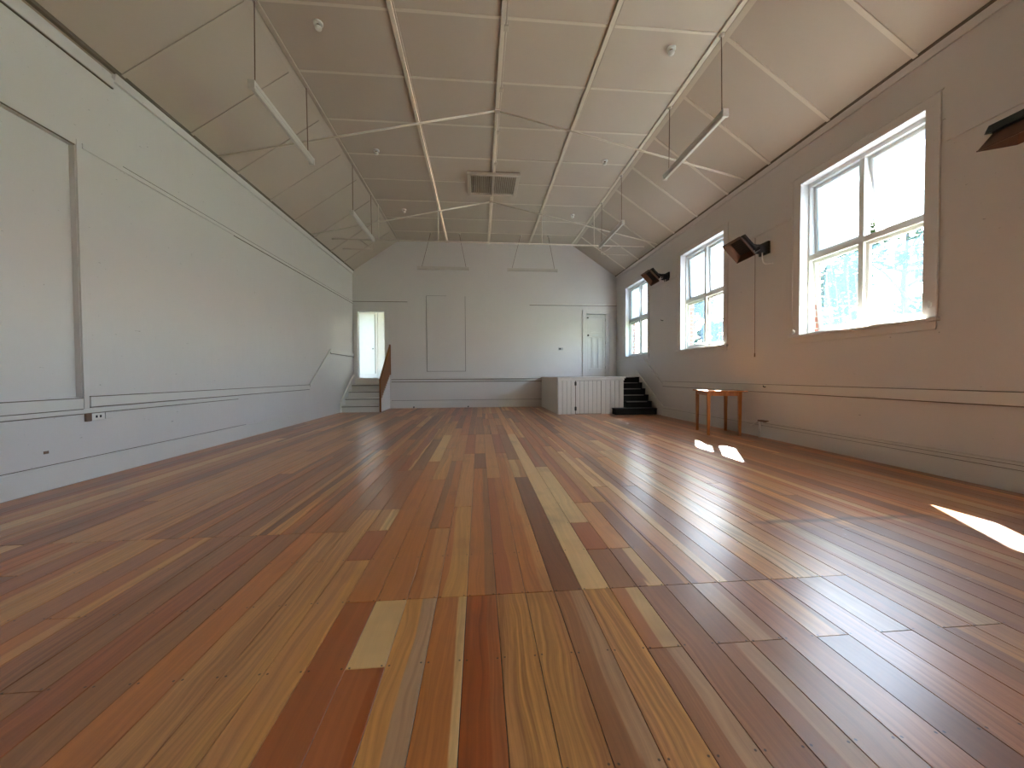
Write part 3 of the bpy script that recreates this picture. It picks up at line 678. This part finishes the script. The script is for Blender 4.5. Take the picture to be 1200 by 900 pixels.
# ================================================================== VENT
vt = thing('ceiling_vent', 'square white louvred vent set in the centre of the ceiling', 'vent', (.32, 8.30, HC))
X0, X1, Y0, Y1 = -.22, .87, 7.83, 8.78
b = MB(); zf = HC-.075
b.box(X0, X1, Y0, Y0+.075, zf, HC-.02); b.box(X0, X1, Y1-.075, Y1, zf, HC-.02); b.box(X0, X0+.075, Y0+.075, Y1-.075, zf, HC-.02); b.box(X1-.075, X1, Y0+.075, Y1-.075, zf, HC-.02)
b.build('frame', M['ceil'], vt, bevel=.006)
MB().box(X0+.01, X1-.01, Y0+.01, Y1-.01, HC-.02, HC-.004).build('duct_plate', M['ventback'], vt)
n_ = 22
for i in range(n_):
    x = X0+.085+(X1-X0-.17)*(i+.5)/n_
    b = MB(); b.bar((x, Y0+.075, HC-.05), (x, Y1-.075, HC-.05), .024, .006, upv=(.45, 0, .9)); b.build('louvre', M['ceil'], vt)
MB().box((X0+X1)/2-.012, (X0+X1)/2+.012, Y0+.07, Y1-.07, HC-.07, HC-.045).build('centre_bar', M['ceil'], vt)

# ================================================================== SMOKE DETECTORS
def detector(loc, label):
    t_ = thing('smoke_detector', label, 'detector', loc, group='round detectors on the ceiling')
    MB().lathe([(.055, 0), (.055, -.018), (.045, -.024)], n=20).build('base', M['plastic'], t_, smooth=False, local=True)
    MB().lathe([(.020, -.024), (.020, -.050)], n=12).build('neck', M['tan'], t_, local=True)
    MB().lathe([(.036, -.050), (.040, -.058), (.034, -.074), (.014, -.084)], n=20).build('sensor_head', M['plastic'], t_, smooth=True, local=True)
    return t_
d0 = detector((-1.86, 4.74, HC), 'small round detector on the ceiling, nearest on the left side')
for loc, lab in (((2.48, 4.74, HC), 'small round detector on the ceiling, nearest on the right side'),
                 ((-1.86, 7.27, HC), 'small round detector left of the ceiling vent, second from the camera'),
                 ((2.47, 7.28, HC), 'small round detector right of the ceiling vent, second from the camera'),
                 ((-1.84, 9.77, HC), 'small round detector on the ceiling, farthest on the left side'),
                 ((2.45, 9.77, HC), 'small round detector on the ceiling, farthest on the right side')):
    c = copy_tree(d0); c.location = loc; c['label'] = lab

# ================================================================== PENDANT STRIP LIGHTS
def strip_light(loc, rz, label, cabs):
    t_ = thing('strip_light', label, 'pendant light', loc, (0, 0, rz), 'fluorescent strip lights hung on wires')
    Lh = .75
    b = MB(); b.prism([(-.035, .03), (-.035, .075), (.035, .075), (.035, .03)], 1, -Lh, Lh); b.build('housing', M['fixture'], t_, bevel=.004, local=True)
    b = MB(); b.prism([(-.030, .028), (-.030, .006), (-.018, -.012), (.018, -.012), (.030, .006), (.030, .028)], 1, -Lh+.02, Lh-.02); b.build('diffuser', M['fixture'], t_, local=True)
    for s in (-1, 1):
        b = MB(); b.box(-.037, .037, s*(Lh+.008), s*(Lh-.022), -.016, .078); b.build('end_cap', M['fixture'], t_, bevel=.004, local=True)
    for (y, top) in cabs:
        b = MB(); b.tube([(0, y, .07), top], .006, 6); b.build('cable', M['tan'], t_, local=True)
        b = MB(); b.lathe([(.035, 0), (.030, -.02), (.012, -.032)], (top[0], top[1], top[2]), 14); b.build('ceiling_rose', M['fixture'], t_, smooth=True, local=True)
    return t_
ZL = 4.12
cab = [(-.68, (0, -.66, HC-ZL-.025)), (.62, (0, .60, HC-ZL-.025))]
L0 = strip_light((2.98, 5.14, ZL), 0, 'white strip light hung lengthwise on two wires, nearest on the window side', cab)
for loc, lab in (((2.98, 8.41, ZL), 'white strip light hung lengthwise on two wires, farther one on the window side'),
                 ((-2.44, 5.16, ZL+.03), 'white strip light hung lengthwise on two wires, nearest on the left side'),
                 ((-2.44, 8.41, ZL+.03), 'white strip light hung lengthwise on two wires, farther one on the left side')):
    c = copy_tree(L0); c.location = loc; c['label'] = lab
cabx = [(-.62, (0, -.36, HC-ZL-.0)), (.66, (0, .47, HC-ZL-.0))]
L1 = strip_light((-1.02, 11.3, ZL), -math.pi/2, 'white strip light hung crosswise before the far wall, left one', cabx)
c = copy_tree(L1); c.location = (1.62, 11.3, ZL); c['label'] = 'white strip light hung crosswise before the far wall, right one'

# ================================================================== RADIANT HEATERS
def heater(loc, label, nrm=(-.70, -.10, -.70), c0=(-.43, .03, .0)):
    t_ = thing('radiant_heater', label, 'heater', loc, group='square radiant heaters on the window wall')
    nrm = Vector(nrm).normalized()          # way the mouth faces
    e1 = Vector((0, 1, 0)); e1 = (e1-nrm*e1.dot(nrm)).normalized(); e2 = nrm.cross(e1)
    c0 = Vector(c0)                                # centre of the mouth
    def quad(c, h): return [c-e1*h-e2*h, c+e1*h-e2*h, c+e1*h+e2*h, c-e1*h+e2*h]
    mo, mi_ = quad(c0, .18), quad(c0-nrm*.09, .12)
    bo = quad(c0-nrm*.11-nrm*.006, .135); bo2 = quad(c0-nrm*.17, .125)
    b = MB()
    for i in range(4):
        j = (i+1) % 4; inn = [mo[i]*1.0, mo[j], mi_[j], mi_[i]]
        ctr = c0-nrm*.05; out = [v+(v-ctr-nrm*(v-ctr).dot(nrm)).normalized()*.004 for v in inn]
        b.hexa(inn, out)
    b.build('reflector', M['rust'], t_, local=True)
    b = MB(); b.hexa(quad(c0-nrm*.085, .122), quad(c0-nrm*.112, .122)); bur = b.build('burner', M['mesh'], t_, local=True)
    b = MB()
    for k in range(-3, 4):
        p = c0-nrm*.07+e2*(k*.034); b.tube([p-e1*.13, p+e1*.13], .003, 6)
    b.build('guard', M['black'], bur, local=True)
    b = MB(); b.hexa(quad(c0-nrm*.105, .15), quad(c0-nrm*.16, .13)); b.build('case', M['black'], t_, local=True)
    b = MB(); rim = quad(c0, .183)
    for i in range(4): b.bar(rim[i], rim[(i+1) % 4], .008, .008, upv=nrm)
    b.build('rim', M['rust'], t_, local=True)
    b = MB(); p = c0-nrm*.10+e2*-.0
    b.hexa([c0+e1*-.16-nrm*.04+e2*.17, c0+e1*.16-nrm*.04+e2*.17, c0+e1*.16-nrm*.14+e2*.19, c0+e1*-.16-nrm*.14+e2*.19],
           [v+e2*.01 for v in [c0+e1*-.16-nrm*.04+e2*.17, c0+e1*.16-nrm*.04+e2*.17, c0+e1*.16-nrm*.14+e2*.19, c0+e1*-.16-nrm*.14+e2*.19]])
    b.build('side_plate', M['steel'], t_, local=True)
    back = c0-nrm*.16
    b = MB(); b.bar(back, (-.03, 0, .03), .06, .05); b.bar(back+e1*.08, (-.03, .06, .10), .02, .03); b.box(-.04, -.001, -.10, .10, -.07, .12); b.box(-.14, -.03, -.055, .055, -.04, .05); b.build('bracket', M['black'], t_, local=True, bevel=.004)
    b = MB(); b.tube([(-.07, -.02, -.03), (-.07, -.02, -.13), (-.06, -.03, -.20), (-.05, -.05, -.225), (-.02, -.10, -.235), (-.008, -.16, -.24)], .009, 8); b.build('cable', M['plastic'], t_, local=True, smooth=True)
    return t_
h0 = heater((XR, 5.60, 2.93), 'black and brown square heater between the two nearest windows')
c = copy_tree(h0); c.location = (XR, 8.68, 3.29); c['label'] = 'black and brown square heater between the second and the farthest window'
heater((XR, 2.50, 2.93), 'dark square heater cut off by the right edge of the photo', (.2, 0, -1), (-.35, .03, -.14))

# ================================================================== TABLE
tx, ty = 4.055, 6.14
tb = thing('side_table', 'small honey varnished wooden table against the window wall', 'table', (tx, ty, 0), (0, 0, -R(15)))
hw, hd, ht = .235, .30, .735
b = MB(); b.box(-hw-.075, hw+.10, -hd-.06, hd+.02, ht-.022, ht); b.build('tabletop', M['oak_top'], tb, bevel=.006, local=True)
for sx in (-1, 1):
    for sy in (-1, 1):
        b = MB(); q = .026; r_ = .020
        cx_, cy_ = sx*hw, sy*hd
        b.hexa([(cx_-r_, cy_-r_, 0), (cx_+r_, cy_-r_, 0), (cx_+r_, cy_+r_, 0), (cx_-r_, cy_+r_, 0)], [(cx_-q, cy_-q, ht-.022), (cx_+q, cy_-q, ht-.022), (cx_+q, cy_+q, ht-.022), (cx_-q, cy_+q, ht-.022)])
        b.build('leg', M['oak'], tb, bevel=.004, local=True)
for bx_ in (((-hw+.02, hw-.02), (-hd-.012, -hd+.008)), ((-hw+.02, hw-.02), (hd-.008, hd+.012)), ((-hw-.012, -hw+.008), (-hd+.02, hd-.02)), ((hw-.008, hw+.012), (-hd+.02, hd-.02))):
    b = MB(); b.box(*bx_[0], *bx_[1], ht-.087, ht-.022); b.build('apron', M['oak'], tb, bevel=.002, local=True)

# ================================================================== SMALL FITTINGS
sk = thing('wall_socket', 'white double power socket under the left wall rail', 'socket', (XL, 4.2, .61))
MB().box(XL+.001, XL+.022, 4.045, 4.10, .572, .655).build('mounting_block', M['tan'], sk, bevel=.003)
MB().box(XL+.001, XL+.018, 4.10, 4.235, .575, .65).build('face_plate', M['plastic'], sk, bevel=.004)
for y in (4.14, 4.18): MB().box(XL+.018, XL+.0195, y, y+.018, .600, .625).build('outlet', M['dark'], sk)
MB().box(XL+.001, XL+.016, 4.245, 4.32, .58, .645).build('blank_plate', M['wall'], sk, bevel=.003)
o = MB().box(XL+.0005, XL+.004, 3.69, 3.73, .325, .35).build('scuff_mark', M['tan'], origin=(XL, 3.71, .33)); tag(o, 'small brown scuff low on the left wall, near the camera', 'cap')  # brown scuff mark on the wall, modelled as a thin chip
o = thing('light_switch', 'small grey switch plate on the back wall left of the closed door', 'switch', (2.62, YB, 1.85))
MB().box(2.55, 2.70, YB-.014, YB-.001, 1.81, 1.89).build('plate', M['steel'], o, bevel=.003); MB().box(2.57, 2.63, YB-.022, YB-.014, 1.825, 1.875).build('rocker', M['black'], o, bevel=.002)
for x, lab in ((-2.03, 'small dark knob at the foot of the back wall, left one'), (-.35, 'small dark knob at the foot of the back wall, right one')):
    o = thing('door_stop', lab, 'stop', (x, YB-.03, .02), group='knobs at the foot of the back wall')
    b = MB(); b.tube([(x, YB-.0225, .035), (x, YB-.07, .035)], .014, 10); b.build('stem', M['brass'], o, smooth=True)
    b = MB(); b.tube([(x, YB-.07, .035), (x, YB-.09, .035)], .022, 10); b.build('pad', M['black'], o)
# upright pipe and elbow at the table
p_ = thing('wall_pipe', 'short white upright pipe behind the wooden table', 'pipe', (XR-.04, 5.62, 0))
b = MB(); b.tube([(XR-.055, 5.62, 0), (XR-.055, 5.62, .25)], .018, 10); b.build('pipe', M['white'], p_, smooth=True)
b = MB(); b.box(XR-.065, XR-.001, 5.50, 5.66, .25, .275); b.build('cap', M['tan'], p_, bevel=.003)
b = MB(); b.tube([(XR-.035, 5.68, .25), (XR-.05, 5.76, .19), (XR-.06, 5.82, .17)], .010, 8); b.build('elbow', M['plastic'], p_, smooth=True)
# window cord and cleats
o = MB(); o.tube([(XR-.012, 5.81, 3.2), (XR-.012, 5.80, 1.34)], .004, 6); o.tube([(XR-.012, 5.80, 1.34), (XR-.012, 5.80, 1.28)], .009, 8)
o = o.build('pull_cord', M['tan'], origin=(XR-.012, 5.80, 2.0)); tag(o, 'thin brown cord hanging down the wall below the nearest full heater', 'cord')
o = MB(); o.tube([(XR-.02, 3.345, 1.44), (XR-.02, 3.345, 3.50)], .008, 8); o = o.build('cord_conduit', M['trim'], origin=(XR-.02, 3.345, 1.44)); tag(o, 'thin white conduit upright beside the near edge of the nearest window', 'conduit')
for y, z, lab in ((3.40, 1.68, 'small white cord cleat at the lower right of the nearest window'), (5.03, 1.60, 'small white cord cleat at the lower left of the nearest window')):
    o = thing('cord_cleat', lab, 'cleat', (XR, y, z), group='cord cleats beside the nearest window')
    MB().box(XR-.017, XR-.008, y-.01, y+.01, z-.02, z+.02).build('plate', M['white'], o, bevel=.002)
    b = MB(); b.tube([(XR-.028, y, z-.035), (XR-.022, y, z), (XR-.028, y, z+.035)], .006, 8); b.build('horn', M['white'], o, smooth=True)
for y, z, lab in ((8.9, 2.32, 'small dark hook on the wall right of the farthest window'), (5.55, .80, 'small dark hook on the right wall rail above the pipe')):
    o = MB(); o.tube([(XR-.001, y, z), (XR-.05, y, z), (XR-.06, y, z+.02)], .008, 8); o = o.build('wall_hook', M['black'], origin=(XR-.001, y, z), smooth=True); tag(o, lab, 'hook')

# ================================================================== OUTSIDE
b = MB(); b.box(-30, 60, -30, 60, -.7, -.55); g_ = b.build('ground', M['grass']); struct(g_)
def tree(x, y, h, rad, seed, label, cz=.6, nl=5200, ls=.15):
    rr = random.Random(seed)
    t_ = thing('tree', label, 'tree', (x, y, -.55), group='trees outside the windows')
    b = MB(); b.tube([(0, 0, 0), (.08, .05, h*.35), (-.05, .1, h*.6), (0, 0, h*.9)], .17, 8, r1=.03)
    for k in range(9):
        a_ = k*2.4; z_ = h*(.32+.055*k); L_ = rad*rr.uniform(.6, .95)
        b.tube([(0, 0, z_), (math.cos(a_)*L_*.5, math.sin(a_)*L_*.5, z_+.35*L_), (math.cos(a_)*L_, math.sin(a_)*L_, z_+.55*L_)], .06, 6, r1=.012)
    b.build('trunk', M['bark'], t_, local=True)
    b = MB(); blobs = []
    for k in range(26):
        a_ = rr.uniform(0, 6.28); q_ = rad*rr.uniform(.15, 1)**.7; blobs.append((math.cos(a_)*q_, math.sin(a_)*q_, h*rr.uniform(cz-.32, 1.0), rr.uniform(.3, .62)*rad*.55))
    for k in range(nl):
        bx_, by_, bz_, br_ = rr.choice(blobs)
        d = Vector((rr.gauss(0, 1), rr.gauss(0, 1), rr.gauss(0, 1))).normalized()*br_*rr.uniform(.3, 1)**.5
        p = Vector((bx_, by_, bz_))+d; u_ = Vector((rr.gauss(0, 1), rr.gauss(0, 1), rr.gauss(0, 1))).normalized(); v_ = u_.orthogonal().normalized(); s_ = rr.uniform(ls*.6, ls)
        b.add([p-u_*s_, p+v_*s_*.5, p+u_*s_, p-v_*s_*.5], [(0, 1, 2, 3)])
    b.build('foliage', M['leaf'], t_, local=True)
tree(13.4, 10.8, 7.2, 2.5, 3, 'leafy tree outside the nearest window, in its right pane', cz=.60, nl=9000, ls=.16)
tree(9.6, 11.9, 5.4, 1.4, 5, 'leafy tree outside the nearest window, in its left pane', cz=.60, nl=6000, ls=.12)
tree(14.5, 21.6, 4.6, 1.7, 8, 'low leafy tree seen in the right pane of the middle window', cz=.62, nl=5000)
tree(9.2, 15.6, 4.9, 1.2, 9, 'slender leafy tree seen in the left pane of the middle window', cz=.62, nl=5000, ls=.12)
tree(9.0, 18.3, 11.3, 1.9, 12, 'unseen tall tree added outside to shade the farthest window', cz=.84, nl=9000, ls=.22)  # added out of view; its high crown keeps sun off the farthest window
